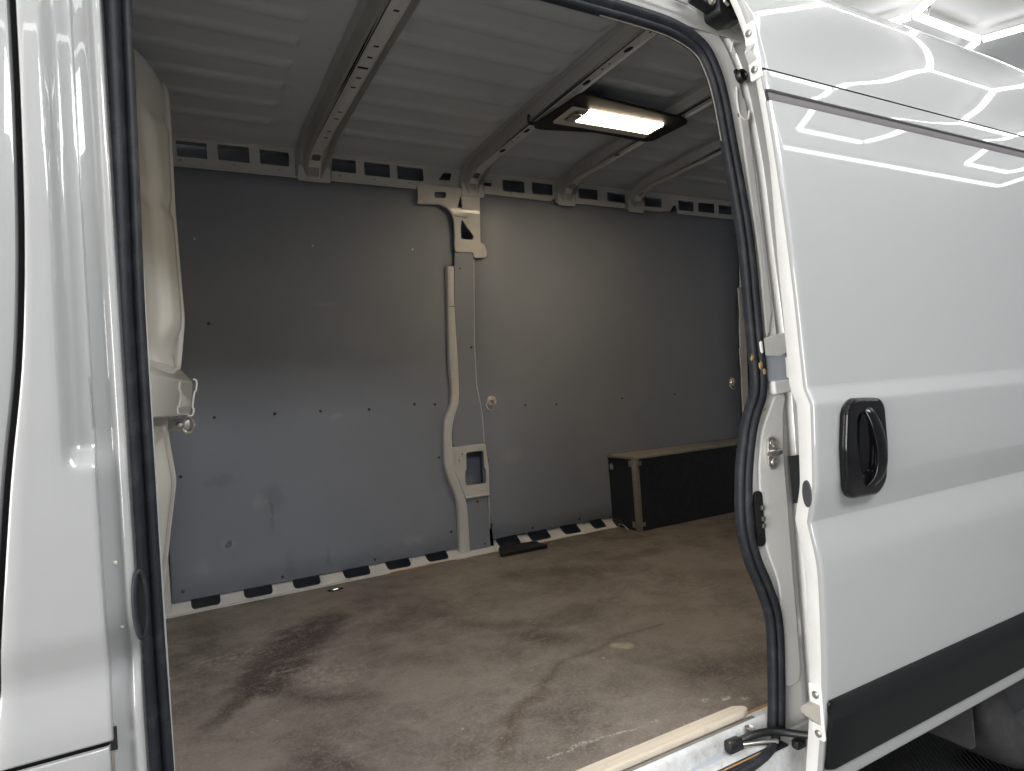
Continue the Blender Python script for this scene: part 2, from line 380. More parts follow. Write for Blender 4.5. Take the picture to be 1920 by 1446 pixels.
# hexagon light grid hung right under the ceiling
gridL = thing('ceiling_light_grid', (3.5,.6,3.0), 'bright white tube lights joined into hexagons with a straight border under the ceiling', 'light')
S = .585; edges = {}
def hexa(cx, cy):
    pts = [(cx+S*math.cos(R(60*i)), cy+S*math.sin(R(60*i))) for i in range(6)]
    for i in range(6):
        a, b = pts[i], pts[(i+1) % 6]
        k = tuple(sorted([(round(a[0],2), round(a[1],2)), (round(b[0],2), round(b[1],2))])); edges[k] = (a, b)
H = S*math.sqrt(3)
for ci in range(-6, 3):
    cx = 3.51+ci*1.5*S; off = 0 if ci % 2 == 0 else H/2
    for rj in range(0, 3 if ci % 2 == 0 else 2): hexa(cx, .162+off+rj*H)
YB0, YB1, XB0, XB1 = -.57, 3.05, -2.6, 5.87
def bord(xs, y): return [((a, y), (b, y)) for a, b in zip(xs, xs[1:])]
E2 = list(edges.values()) + bord([XB0,-1.1,.4,1.9,2.9,4.37,XB1], YB0) + bord([XB0,-1.1,.4,1.9,2.9,4.37,XB1], YB1)
E2 += [((XB0,YB0),(XB0,.65)), ((XB0,.65),(XB0,1.85)), ((XB0,1.85),(XB0,YB1)), ((XB1,YB0),(XB1,.65)), ((XB1,.65),(XB1,1.85)), ((XB1,1.85),(XB1,YB1))]
tube_me = {}
for a, b in E2:
    va, vb = Vector((*a,0)), Vector((*b,0)); ln = (vb-va).length-.035
    key = round(ln, 3)
    if key not in tube_me:
        t = tube('light_tube', [(-ln/2,0,0),(ln/2,0,0)], .0165, 'tube', None, 12); tube_me[key] = t.data; bpy.data.objects.remove(t)
        tube_me[key].materials.append(M['cream'])
        for pf_ in tube_me[key].polygons:          # opaque back of the fixture, towards the ceiling
            if pf_.normal.z > .6: pf_.material_index = 1
    o = bpy.data.objects.new('light_tube', tube_me[key]); col.objects.link(o); o.parent = gridL
    o.matrix_parent_inverse = Matrix.Translation(-gridL.location)
    o.location = ((a[0]+b[0])/2, (a[1]+b[1])/2, 3.005); o.rotation_euler = (0,0,math.atan2(b[1]-a[1], b[0]-a[0]))
hk = thing('ceiling_hook', (3.26,1.64,3.03), 'small thin wire hook hanging from the ceiling between the light tubes', 'hook')
tube('wire', [(3.26,1.64,3.04),(3.26,1.64,2.985),(3.255,1.64,2.95)], .002, 'dsteel', hk, 6)
lathe_y('cap', [(.0,-.012),(.011,-.012),(.007,.01),(.0,.01)], (3.26,1.64,3.03), 'dsteel', hk, 10, 'Z')

# ------------------------------------------------------------------ van
VAN = thing('cargo_van', (1.3,2.0,0), 'white panel van with its side sliding door open onto the load space', 'van')

# --- cargo floor
cf = plate('cargo_floor', rect(-.10,3.42,1.092,2.895), [], lambda u,v,w: (u,v,.551+w), .018, 'floor', VAN, .001)
box('floor_edge', (-.1,1.086,.546), (1.33,1.0915,.5595), 'plyedge2', cf, .0006, 1)
# recessed lashing point in the floor near the far wall
plate('floor_ring_cup', rounded(oval(.585,2.79,.034,.022),0), [], lambda u,v,w:(u,v,.5605+w), .0012, 'hole', cf, .0003)
tube('floor_ring', [(.567,2.785,.5635),(.575,2.774,.565),(.59,2.772,.566),(.602,2.782,.5635)], .0035, 'steel', cf, 8)
# black pad lying at the far wall
pd = thing('black_pad', (1.50,2.81,.56), 'flat black rubber pad lying on the floor against the pillar', 'pad')
o = plate('pad_body', rounded([(1.369,2.752),(1.622,2.742),(1.612,2.862),(1.415,2.868)], .010), [], lambda u,v,w:(u,v,.5705+w), .018, 'black', pd, .003)

# --- far wall
def YW(z): return 2.93 - max(0, z-1.35)*.055
def wallfn(off): return lambda u,v,w: (u, YW(v)-off-w, v)
outer_skin = grid('far_body_side', [[(x,3.06-max(0,z-1.4)*.07,z) for z in (.35,.9,1.4,2.0,2.4,2.5)] for x in (-1.2,.5,2.,3.6)], 'cavity', VAN, solid=.002)
def lining_board(left, right, z0, z1):
    zs = [z0]+[z for z in frange(.7,2.3,17) if z0 < z < z1]+[1.349,1.351,z1]; zs = sorted(set(zs))
    rows = []
    for z in zs:
        a, b = lerp(left, z), lerp(right, z); rows.append([(a+(b-a)*i/10, YW(z), z) for i in range(11)])
    o = grid('lining_board', rows, 'lining', VAN, 60); md = o.modifiers.new('thickness','SOLIDIFY'); md.thickness = .006; md.offset = -1 
    md2 = o.modifiers.new('edge','BEVEL'); md2.width = .0012; md2.segments = 1; md2.limit_method = 'ANGLE'; md2.angle_limit = R(50)
    return o
RIBL = [(1.243,1.986),(1.235,1.739),(1.231,1.52),(1.238,1.38),(1.228,1.301),(1.192,1.251),(1.181,1.172),(1.173,1.017),(1.196,.926),(1.228,.843),(1.229,.74),(1.221,.593),(1.232,.545)]
RIBR = [(1.278,1.986),(1.27,1.782),(1.275,1.553),(1.275,1.377),(1.271,1.315),(1.233,1.23),(1.218,1.16),(1.217,1.011),(1.239,.93),(1.27,.842),(1.277,.784),(1.274,.545)]
rightA = sorted([(z, x+.012) for x, z in RIBL])+[(1.988,1.300),(2.37,1.300)]
b1 = lining_board([(.5,-.028),(2.4,-.02)], rightA, .598, 2.37)
rl = sorted([(z, x-.012) for x, z in [(1.434,2.37),(1.393,2.022),(1.376,1.62),(1.399,1.24),(1.395,.833),(1.397,.67),(1.405,.609)]])
b2 = lining_board(rl, [(.5,3.30),(1.1,3.262),(1.4,3.272),(1.7,3.267),(1.92,3.285),(2.4,3.30)], .609, 2.37)

# rivets / screw heads on the boards
bolt_bm = bmesh.new(); bmesh.ops.create_uvsphere(bolt_bm, u_segments=10, v_segments=6, radius=.0068); bmesh.ops.scale(bolt_bm, vec=(1,.55,1), verts=bolt_bm.verts)
bolt_me = bpy.data.meshes.new('rivet'); bolt_bm.to_mesh(bolt_me); bolt_bm.free(); fin(bolt_me, 60); bolt_me.materials.append(M['grey'])
bolt_wh = bolt_me.copy(); bolt_wh.materials.clear(); bolt_wh.materials.append(M['cream'])
def rivet(x, z, par, me=bolt_me, y=None, s=1):
    o = bpy.data.objects.new('rivet', me); col.objects.link(o); o.parent = par; o.location = (x, (YW(z) if y is None else y)-.001, z); o.scale = (s,s,s); return o
for x, z in [(.168,1.33),(.406,1.327),(.601,1.324),(.822,1.315),(1.045,1.324),(1.15,1.316),(1.152,1.055),(.168,1.72),(.012,.638),(.395,.62),(.803,.62),(1.19,.685),(.03,1.10)]: rivet(x, z, b1)
for x, z in [(.135,2.067),(.606,2.061),(1.073,2.066)]: rivet(x, z, b1, bolt_wh, s=.8)
for x, z in [(1.658,1.276),(1.851,1.268),(2.3,1.27),(2.7,1.27),(1.415,1.012),(1.412,.684),(1.65,.63),(1.95,.63)]: rivet(x, z, b2)

# top rail with cut-outs
RH = [(.087,.201,2.391,2.456),(.239,.363,2.393,2.46),(.403,.524,2.395,2.457),(.695,.817,2.395,2.455),(.853,.978,2.392,2.454),(1.011,1.143,2.39,2.453),(1.573,1.703,2.383,2.444),(1.748,1.878,2.385,2.447),(2.044,2.174,2.386,2.445),(2.24,2.37,2.384,2.442),(2.511,2.642,2.378,2.44),(2.771,2.898,2.375,2.44),(2.933,3.074,2.377,2.437),(3.106,3.225,2.378,2.435)]
holes = [rect(a,b,c,d,.004,2) for a,b,c,d in RH]
TR = rounded([(1.25,2.446),(1.292,2.447),(1.282,2.408),(1.218,2.405)], .005,2)
IR = rounded([(1.331,2.438),(1.382,2.457),(1.426,2.432),(1.415,2.402),(1.355,2.4),(1.352,2.418)], .005,2)
SR = rounded([(1.454,2.418),(1.515,2.421),(1.508,2.401),(1.458,2.399)], .003,2)
holes += [TR, IR, SR]
for x in (.10,.30,.48,.74,.90,1.07,1.62,1.80): holes.append(rect(x-.006,x+.006,2.374,2.383,.002,2))
outline = [(-.05,2.470),(-.05,2.352),(.28,2.355),(.285,2.360),(.33,2.360),(.335,2.355),(1.10,2.360),(1.46,2.362),(1.828,2.355),(1.862,2.358),(1.879,2.372),(1.90,2.372),(1.90,2.356),(2.64,2.358),(2.66,2.364),(2.70,2.362),(2.735,2.402),(2.755,2.402),(2.762,2.356),(3.3,2.352),(3.3,2.465)]
rail = plate('top_rail', outline, holes, wallfn(.012), .004, 'inner', VAN, .0012)
box('rail_lip', (-.05,2.842,2.470), (3.3,2.862,2.474), 'inner', rail, .001)
box('rail_foot_lip', (-.05,YW(2.36)-.020,2.349), (1.10,YW(2.36)-.0145,2.358), 'inner', rail, .002)

# pillar between the two boards
GUS = rounded([(1.105,2.372),(1.107,2.3),(1.102,2.281),(1.216,2.285),(1.26,2.265),(1.285,2.231),(1.292,2.202),(1.287,2.06),(1.386,2.06),(1.386,2.035),(1.453,2.037),(1.458,2.065),(1.447,2.102),(1.424,2.109),(1.433,2.372)], .012)
gh = [rounded([(1.189,2.344),(1.254,2.349),(1.252,2.317),(1.188,2.312)], .013), rounded([(1.328,2.336),(1.337,2.311),(1.335,2.275),(1.309,2.273),(1.314,2.303)], .008,3), rounded([(1.329,2.22),(1.321,2.185),(1.317,2.122),(1.382,2.12),(1.393,2.139)], .008,3)]
pil = plate('pillar_gusset', GUS, gh, wallfn(.024), .005, 'inner', VAN, .0022)
tube('gusset_flange', catmull([(1.104,YW(2.28)-.02,2.284),(1.16,YW(2.28)-.024,2.285),(1.214,YW(2.28)-.026,2.287),(1.256,YW(2.28)-.026,2.268),(1.281,YW(2.28)-.026,2.232),(1.290,YW(2.2)-.024,2.18),(1.287,YW(2.1)-.022,2.08)],5), .006, 'inner', pil, 8)
tube('gusset_bead', [(1.292,YW(2.23)-.028,2.236),(1.34,YW(2.23)-.029,2.232),(1.366,YW(2.23)-.027,2.231)], .004, 'inner', pil, 8)
# raised rib running down the pillar
zs = sorted(set([round(z,3) for _, z in RIBL+RIBR]+[round(z,3) for z in frange(.55,1.98,40)]))
RL = sorted([(z,x) for x,z in RIBL]); RR = sorted([(z,x) for x,z in RIBR])
def smooth_tab(t, z, w=.022): return sum(lerp(t, z+d*w) for d in (-1,-.5,0,.5,1))/5
rows = []
for z in zs:
    a, b = smooth_tab(RL, z), smooth_tab(RR, z); y = YW(z); w = b-a
    rows.append([(a-.005,y-.001,z),(a-.003,y-.016,z),(a-.001,y-.021,z),(a+.003,y-.0235,z),(b-.004,y-.0245,z),(b-.001,y-.0225,z),(b+.001,y-.017,z),(b+.003,y-.003,z)])
rib = grid('pillar_rib', rows, 'inner', VAN, 50)
raw('rib_cap', [(*r,) for r in rows[-1]], [tuple(range(8))], 'inner', rib)
box('rib_joint', (1.236,YW(1.79)-.0285,1.7895), (1.270,YW(1.79)-.0265,1.7915), 'gap', rib, 0)
box('rib_tab', (1.226,YW(1.5)-.010,1.455), (1.236,YW(1.5)-.002,1.56), 'inner', rib, .002)
INSL = [(1.290,2.098),(1.286,2.044),(1.272,1.782),(1.277,1.553),(1.277,1.377),(1.273,1.315),(1.236,1.23),(1.221,1.16),(1.224,1.098)]
INSR = [(1.392,1.098),(1.392,1.27),(1.370,1.389),(1.368,1.604),(1.388,2.048),(1.388,2.104)]
def gentle(poly, k): return rounded(poly, k, 5)
ins = plate('pillar_insert', gentle(INSL+INSR, .03), [], wallfn(.016), .005, 'lining', VAN, .0006)
rivet(1.353,1.588,ins,y=YW(1.588)-.019); rivet(1.31,1.98,ins,y=YW(1.98)-.019,s=.7)
lw = plate('pillar_insert', rounded([(1.276,.836),(1.392,.836),(1.389,.566),(1.278,.572)], .008), [], wallfn(.014), .005, 'lining', VAN, .0006)
rivet(1.335,.815,lw,y=YW(.8)-.017); rivet(1.36,.60,lw,y=YW(.6)-.017,s=.7)
PK = rounded([(1.216,1.098),(1.396,1.098),(1.406,.973),(1.400,.848),(1.271,.842),(1.218,1.002)], .010)
PH = rounded([(1.288,1.067),(1.385,1.067),(1.385,.978),(1.393,.974),(1.389,.899),(1.28,.9),(1.271,.919),(1.276,.975),(1.283,.98)], .014)
pk = plate('pillar_pocket', PK, [PH, rect(1.262,1.269,1.052,1.068,.002,2), rect(1.243,1.249,1.022,1.038,.002,2)], wallfn(.022), .005, 'inner', VAN, .002)
plate('pocket_step', rounded([(1.226,1.085),(1.276,1.085),(1.276,1.010),(1.229,1.010)], .004), [rect(1.262,1.269,1.052,1.068,.002,2), rect(1.243,1.249,1.022,1.038,.002,2)], wallfn(.0262), .003, 'inner', pk, .001)
box('pocket_lip', (1.268,YW(.85)-.030,.838), (1.402,YW(.85)-.010,.848), 'inner', pk, .003)
grid('pocket_back', [[(x,2.985,z) for x in (1.25,1.42)] for z in (.86,1.09)], 'lining', pk)
# white flange strips either side of the pillar
pf = raw('pillar_flange', [(1.386,YW(.6)-.013,.556),(1.412,YW(.6)-.013,.556),(1.406,YW(.7)-.013,.69),(1.398,YW(.8)-.013,.83),(1.390,YW(.8)-.013,.83),(1.390,YW(.7)-.013,.6)], [(0,1,2,3,4,5)], 'inner', VAN, solid=.002)
tube('pillar_edge', [(1.432,YW(2.3)-.012,2.36),(1.424,YW(2.1)-.012,2.1),(1.392,YW(2.0)-.010,2.02),(1.374,YW(1.62)-.010,1.62),(1.376,YW(1.4)-.010,1.40),(1.397,YW(1.24)-.010,1.25),(1.397,YW(1)-.010,1.08),(1.406,YW(.97)-.012,.97),(1.402,YW(.85)-.012,.85),(1.396,YW(.6)-.012,.67)], .0035, 'inner', VAN, 8)

# bottom rail with slots
bh = [(.038,.147),(.237,.35),(.435,.55),(.653,.774),(.852,.968),(1.05,1.159),(1.437,1.564),(1.626,1.746),(1.829,1.939),(2.022,2.109),(2.25,2.34),(2.5,2.6)]
brail = plate('bottom_rail', [(-.06,.55),(3.3,.55),(3.3,.60),(3.3,.70),(-.06,.70),(-.06,.60)], [rounded([(a-.002,.5650),(b+.002,.5650),(b,.600)], 0)[:0]+[(a+.012,.5650),(b-.012,.5650),(b-.003,.5685),(b+.001,.577),(b+.001,.600),(b-.003,.640),(a+.003,.640),(a-.001,.600),(a-.001,.577),(a+.003,.5685)] for a,b in bh], lambda u,v,w:(u,2.952-w-max(0,.600-v)*1.65,v), .004, 'inner', VAN, .0015)
box('rail_toe', (-.06,2.866,.552), (1.24,2.887,.5635), 'inner', brail, .003)
box('rail_toe', (1.2405,2.872,.552), (3.3,2.887,.5630), 'inner', brail, .003)
box('floor_shim', (.85,2.858,.5605), (1.18,2.8655,.565), 'plyedge2', brail, .001)
box('corner_post', (-.066,2.902,.5655), (-.032,2.925,1.30), 'inner', VAN, .003)
# lashing eyes (plate + ring)
def lashing(x, z, y, par, ang=.4):
    e = lathe_y('lashing_plate', [(.0,-.006),(.018,-.006),(.026,-.002),(.027,.0)], (x,y,z), 'cream', par, 20)
    lathe_y('lashing_bolt', [(0,-.022),(.006,-.021),(.010,-.016),(.010,-.005)], (x,y,z), 'steel', e, 14)
    pts = [(x-.016+.022*math.cos(a)*math.cos(ang)-.004, y-.015-.012*abs(math.sin(a)), z-.02+.026*math.sin(a)) for a in frange(0, 2*math.pi, 20)]
    tube('lashing_ring', pts, .0032, 'steel', e, 8, False); return e
lashing(1.462,1.312,YW(1.31),VAN)
lashing(3.195,1.318,YW(1.31),VAN)

# rear corner trim at the end of the load space
tr = grid('rear_corner_trim', [[(lerp([(.5,3.30),(1.1,3.262),(1.4,3.272),(1.7,3.267),(1.92,3.285),(2.4,3.30)],z)+dx, YW(z)-dy, z) for dx,dy in ((-.004,.006),(.0,.014),(.02,.016),(.05,.016),(.06,.0))] for z in frange(.56,2.36,14)], 'inner', VAN, 50)
box('trim_tab', (3.258,YW(1.8)-.024,1.72), (3.285,YW(1.8)-.012,1.92), 'inner', tr, .003)
box('trim_tab', (3.258,YW(1.4)-.020,1.40), (3.272,YW(1.4)-.010,1.53), 'inner', tr, .003)
# closed rear doors (inside face) and hidden near wall so that the load space is closed
grid('rear_door_inner', [[(3.46,y,z) for y in (1.0,3.06)] for z in (.4,2.52)], 'cavity', VAN, solid=.02)
grid('near_side_inner', [[(x,y,z) for x in (1.30,3.46)] for y,z in ((1.13,.55),(1.13,2.38),(1.30,2.485))], 'lining', VAN, solid=.004)

grid('header_panel', [[(x,y,z) for x in (-1.2,.2,1.46,3.5)] for y,z in ((1.085,2.18),(1.10,2.34),(1.20,2.445),(1.32,2.492))], 'inner', VAN, 60, solid=.003)
# --- roof skin with pressed beads and bows
BOWS = [(.625,.062),(1.395,.062),(1.955,.058),(2.432,.060)]
def beadmask(x):
    f = 1
    for bx, w in BOWS:
        f *= sstep(.085, .115, abs(x-bx)) if bx > .7 else sstep(.07,.09,x-bx) if x > bx else sstep(.19,.21,bx-x)
    return f
by = [1.905-.146*k for k in range(6,0,-1)]+[1.905,2.042,2.191,2.344,2.493,2.645]
xs = sorted(set([-.10]+frange(-.1,3.46,20)+[bx+s*d for bx,_ in BOWS for s in (-1,1) for d in (.02,.07,.085,.095,.105,.115,.125,.17,.19,.2,.21,.22)]))
ys = sorted(set(frange(1.28,2.72,56)+[b+d for b in by for d in (-.034,-.028,-.022,-.016,0,.016,.022,.028,.034)]))
ys = [y for y in ys if y >= 1.28]; ys = [y for i, y in enumerate(ys) if i == 0 or y-ys[i-1] > .002]
rows = []
for x in xs:
    r = []
    for y in ys:
        z = 2.500 - .012*((y-1.95)/.8)**2
        d = min(abs(y-b) for b in by)
        z -= .010*(1-sstep(.014,.032,d))*beadmask(x)
        r.append((x,y,z))
    zz = r[-1][2]
    r += [(x,2.745,zz-.003),(x,2.77,zz-.010),(x,2.80,zz-.011),(x,2.83,zz-.013),(x,2.85,2.470),(x,2.87,2.468)]
    rows.append(r)
roof = grid('roof_panel', rows, 'roofin', VAN, 40)
grid('roof_outer', [[(x,y,z) for y,z in ((1.21,2.44),(1.5,2.53),(1.95,2.55),(2.4,2.55),(2.8,2.54),(2.95,2.52),(3.03,2.44))] for x in (-1.2,.6,2.2,3.6)], 'white', VAN, 60)
def bow(bx, w, slots, wide):
    zb = 2.452
    path = [(y, zb-.012*((y-1.95)/.8)**2) for y in frange(1.32,2.70,12)]+[(2.755,2.432),(2.79,2.424),(2.815,2.412),(2.833,2.395),(2.842,2.370),(2.846,2.345)]
    # outward normal of the path (downwards, then towards the load space)
    rows = []
    for i, (y, z) in enumerate(path):
        a = path[max(i-1,0)]; b = path[min(i+1,len(path)-1)]; t = Vector((b[0]-a[0], b[1]-a[1])).normalized(); n = Vector((t.y, -t.x))
        if n.y > 0 and i < 12: n = -n
        k = 1 if i < 12 else max(.35, 1-(i-11)*.11)
        def q(dx, h): return (bx+dx, y-n.x*h, z-n.y*h)
        hh = .040*k
        rows.append([q(-w-.022,hh), q(-w-.018,hh-.003), q(-w-.004,hh-.004), q(-w*.82,.012), q(-w*.72,.004), q(-w*.45,0), q(w*.45,0), q(w*.72,.004), q(w*.82,.012), q(w+.004,hh-.004), q(w+.018,hh-.003), q(w+.022,hh)])
    return rows
def bow_build(bx, w, holes):
    rows = bow(bx, w*.5, None, None)
    # underside strip replaced by a sheet with the punched holes
    left = [r[:6] for r in rows]; right = [r[6:] for r in rows]
    vs, fs = [], []
    for part in (left, right):
        base = len(vs); n = 6
        for r in part: vs += r
        for i in range(len(part)-1):
            for j in range(n-1): fs.append((base+i*n+j, base+i*n+j+1, base+(i+1)*n+j+1, base+(i+1)*n+j))
    o = raw('roof_bow', vs, fs, 'inner', VAN, 40, solid=.0018)
    hw = w*.5*.45
    zb = lambda y: 2.452-.012*((y-1.95)/.8)**2
    plate('bow_web', rect(bx-hw,bx+hw,1.32,2.70), holes, lambda u,v,ww:(u,v,zb(v)+.0006+ww), .0018, 'inner', o, .0003)
    plate('bow_shade_sheet', rect(bx-hw*1.25,bx+hw*1.25,1.325,2.69), [], lambda u,v,ww:(u,v,zb(v)+.010+ww), .002, 'hole', o, .0003)  # dark sheet added above the punched holes, standing in for shade inside the bow
    # curved foot with two slots
    foot = rows[11:]
    L_ = [0]
    pts = [Vector((r[5][1], r[5][2])) for r in foot]
    for a, b in zip(pts, pts[1:]): L_.append(L_[-1]+(b-a).length)
    def along(s):
        for i in range(len(L_)-1):
            if s <= L_[i+1] or i == len(L_)-2:
                t = (s-L_[i])/(L_[i+1]-L_[i]); p = pts[i].lerp(pts[i+1], t); d = (pts[i+1]-pts[i]).normalized(); return p, d
    def fnf(u, v, ww):
        p, d = along(max(0,v)); return (u, p.x - d.y*ww*-1, p.y - d.x*ww)
    tot = L_[-1]; fo = []
    ou = [(bx-hw,0)]+[(bx-hw, s) for s in L_[1:-1]]+[(bx-hw,tot),(bx+hw,tot)]+[(bx+hw, s) for s in reversed(L_[1:-1])]+[(bx+hw,0)]
    plate('bow_foot', ou, [rect(bx-hw*.75,bx+hw*.75,tot-.052,tot-.014,.010), rect(bx-hw*.75,bx+hw*.75,tot-.125,tot-.085,.010)], fnf, .0018, 'inner', o, .0003)
    plate('foot_tab', rounded([(bx-w*.62,2.336),(bx+w*.62,2.336),(bx+w*.60,2.405),(bx-w*.60,2.405)], .010), [rect(bx-hw*.78,bx+hw*.78,2.349,2.388,.010)], lambda u,v,ww:(u,2.848-ww,v), .004, 'inner', o, .0015)
    return o
small = lambda bx, ys_, dx=0, a=.0055, b=.0035: [rect(bx+dx-a,bx+dx+a,y-b,y+b,.002,2) for y in ys_]
bow_build(.625,.112,small(.628,[1.56,1.63,1.70,1.90,1.97,2.11,2.18,2.38,2.44,2.56,2.62],.004,.009,.006)+[rect(.610,.646,2.033,2.048,.003,2)])
bow_build(1.395,.098,[oval(1.400,y,.012,.022) for y in (1.40,1.62,1.86,2.30,2.52)]+small(1.398,[1.47,1.51,1.72,1.76,2.37,2.42],0,.005,.005))
bow_build(1.955,.090,[oval(1.958,y,.011,.018) for y in (1.75,2.40)]+small(1.958,[2.3,2.5,2.6],0,.004,.003))
bow_build(2.432,.090,small(2.432,[1.7,1.9,2.1,2.3,2.5],0,.004,.003))

# --- load-space lamp between the second and third bow
lamp = plate('lamp_housing', rounded([(1.385,2.22),(1.405,1.915),(1.435,1.900),(1.94,1.940),(1.990,1.962),(1.975,2.165),(1.945,2.185),(1.66,2.175),(1.43,2.225)], .02), [], lambda u,v,w:(u,v,2.434+w), .012, 'housing', VAN, .003)
ff = lambda z: (lambda u,v,w:(u,v,z+w))
LX0, LX1, LY0, LY1 = 1.437, 1.897, 1.997, 2.110
plate('lamp_bezel', rounded([(LX0-.006,LY0),(LX0+.070,LY0),(LX0+.070,LY1-.008),(LX1-.006,LY1-.008),(LX1-.004,LY0+.02),(LX1+.004,LY0+.02),(LX1+.004,LY1+.03),(LX0-.006,LY1+.03)], .008), [], ff(2.4265), .010, 'lampbezel', lamp, .003)
plate('lamp_lens', rect(LX0+.072,LX1-.006,LY0+.003,LY1-.010,.010), [], ff(2.4270), .007, 'lens', lamp, .002)
plate('lamp_base', rect(LX0+.012,LX0+.070,LY0+.010,LY1-.010,.010), [], ff(2.4235), .006, 'dsteel', lamp, .002)
box('lamp_switch', (LX0+.018,LY0+.030,2.4130), (LX0+.056,LY1-.018,2.4225), 'dsteel', lamp, .004)
tube('lamp_wire', catmull([(1.40,2.17,2.436),(1.37,2.205,2.436),(1.345,2.19,2.442),(1.33,2.16,2.447)],5), .006, 'black', lamp, 8)

# --- bulkhead behind the cab
XE = [(.5,-.078),(.72,-.052),(.98,-.014),(1.145,.013),(1.25,.002),(1.33,-.004),(1.42,.02),(1.50,.045),(1.655,.065),(1.8,.062),(2.0,.058),(2.3,.062),(2.40,.060),(2.425,.050),(2.445,.02),(2.455,-.03)]
rows = []
ysb = frange(1.10,1.80,6)+frange(1.84,2.27,24)+[2.28,2.288,2.294,2.30,2.302,2.31,2.40,2.9]
zsb = frange(.555,2.40,88)+[2.415,2.425,2.435,2.445,2.452]
for z in zsb:
    xe = smooth_tab(XE, z, .02); r = []
    for y in ysb:
        if y <= 2.30:
            dy = 2.30-y
            x = xe - .014*sstep(0,.03,dy)*(1 if z > 1.5 else .5) - .19*max(0,dy-.03) - .03*sstep(.02,.32,dy)
            if z > 1.52:
                # raised field with slanted upper facet
                x += .018*sstep(.05,.085,dy)*(1-sstep(.17,.21,dy-.06*sstep(2.0,2.35,z)))*(1-sstep(2.20,2.26,z-.25*(.2-dy)))*sstep(1.56,1.62,z)
                x += .010*math.exp(-((z-1.985)/.018)**2)*sstep(.03,.08,dy)*-1
                x -= .030*sstep(2.28,2.46,z)*sstep(.10,.40,dy)
            else: x += .012*sstep(.06,.10,dy)*(1-sstep(.22,.26,dy))
        elif y <= 2.302: x = xe-.001
        elif y <= 2.31: x = xe-.014
        else: x = xe-.055-.12*min(1,(y-2.31)/.1) if y < 2.9 else -.09
        r.append((x,y,z))
    rows.append(r)
bulk = grid('bulkhead', rows, 'bulk', VAN, 50)
grid('bulkhead_closing', [[(-.13,y,z) for y in (1.05,3.05)] for z in (.4,2.52)], 'bulk', VAN, solid=.01)
# horizontal box beam across the bulkhead
def beam(name, prof, y0, x0, y1, x1, mat, par):
    vs = [(x0+dx,y0,z) for dx,z in prof]+[(x1+dx,y1,z) for dx,z in prof]; n = len(prof)
    fs = [(i,(i+1)%n,n+(i+1)%n,n+i) for i in range(n)]+[tuple(range(n)), tuple(range(n,2*n))]
    bm = bmesh.new(); V = [bm.verts.new(v) for v in vs]
    for f in fs: bm.faces.new([V[i] for i in f])
    bmesh.ops.bevel(bm, geom=bm.edges[:], offset=.006, segments=3, profile=.5, affect='EDGES')
    return frombm(name, bm, mat, par, 40)
bb = beam('bulkhead_beam', [(-.16,1.52),(-.045,1.505),(-.004,1.452),(-.018,1.347),(-.16,1.350)], 1.55,-.075, 2.285,.080, 'bulk', VAN)
tube('beam_end', catmull([(.076,2.29,1.462),(.086,2.292,1.455),(.083,2.292,1.425),(.078,2.292,1.42),(.070,2.292,1.375),(.073,2.292,1.365),(.068,2.292,1.347),(.055,2.29,1.345)],3), .003, 'bulk', bb, 8)
raw('beam_flap', [(-.062,1.95,1.35),(.0,2.17,1.35),(-.006,2.17,1.295),(-.066,1.95,1.255)], [(0,1,2,3)], 'bulk', bb, solid=.003)
e = box('lashing_bracket', (-.02,2.288,1.300), (.06,2.296,1.338), 'dsteel', bb, .004)
lathe_y('lashing_bolt', [(0,-.016),(.007,-.015),(.011,-.009),(.012,0)], (.030,2.288,1.318), 'steel', e, 14)
tube('lashing_ring', [(.055+.016*math.cos(a),2.282+.006*math.sin(a*2),1.315+.024*math.sin(a)) for a in frange(0,2*math.pi,18)], .004, 'steel', e, 8, False)

# --- wheel-arch box of dark board with worn edges
wb = box('wheel_arch_box', (2.165,2.690,.5615), (3.2,2.696,.945), 'boxply', VAN, .0006, 1)
box('box_side', (2.165,2.6965,.5615), (2.171,2.922,.945), 'boxply', wb, .0006, 1)
box('box_top', (2.158,2.682,.9455), (3.21,2.9255,.960), 'plyedge', wb, .002)
box('box_edge_strip', (2.158,2.683,.5615), (2.164,2.712,.945), 'plyedge', wb, .001)
box('box_edge_strip', (2.1645,2.683,.5615), (2.186,2.6895,.945), 'plyedge', wb, .001)
for z in (.60,.925):
    box('box_bracket', (2.150,2.705,z-.018), (2.1575,2.727,z+.014), 'dsteel', wb, .002)
    box('box_bracket', (2.175,2.674,z-.012), (2.198,2.6825,z+.010), 'dsteel', wb, .002)
plate('box_hole', rounded(oval(2.895,.895,.016,.018),0), [], lambda u,v,w:(2.1635+w,u,v), .0012, 'steel', wb, .0003)
tube('box_wire', catmull([(2.16,2.86,.565),(2.14,2.83,.585),(2.135,2.79,.588),(2.145,2.76,.566)],5), .004, 'steel', wb, 8)

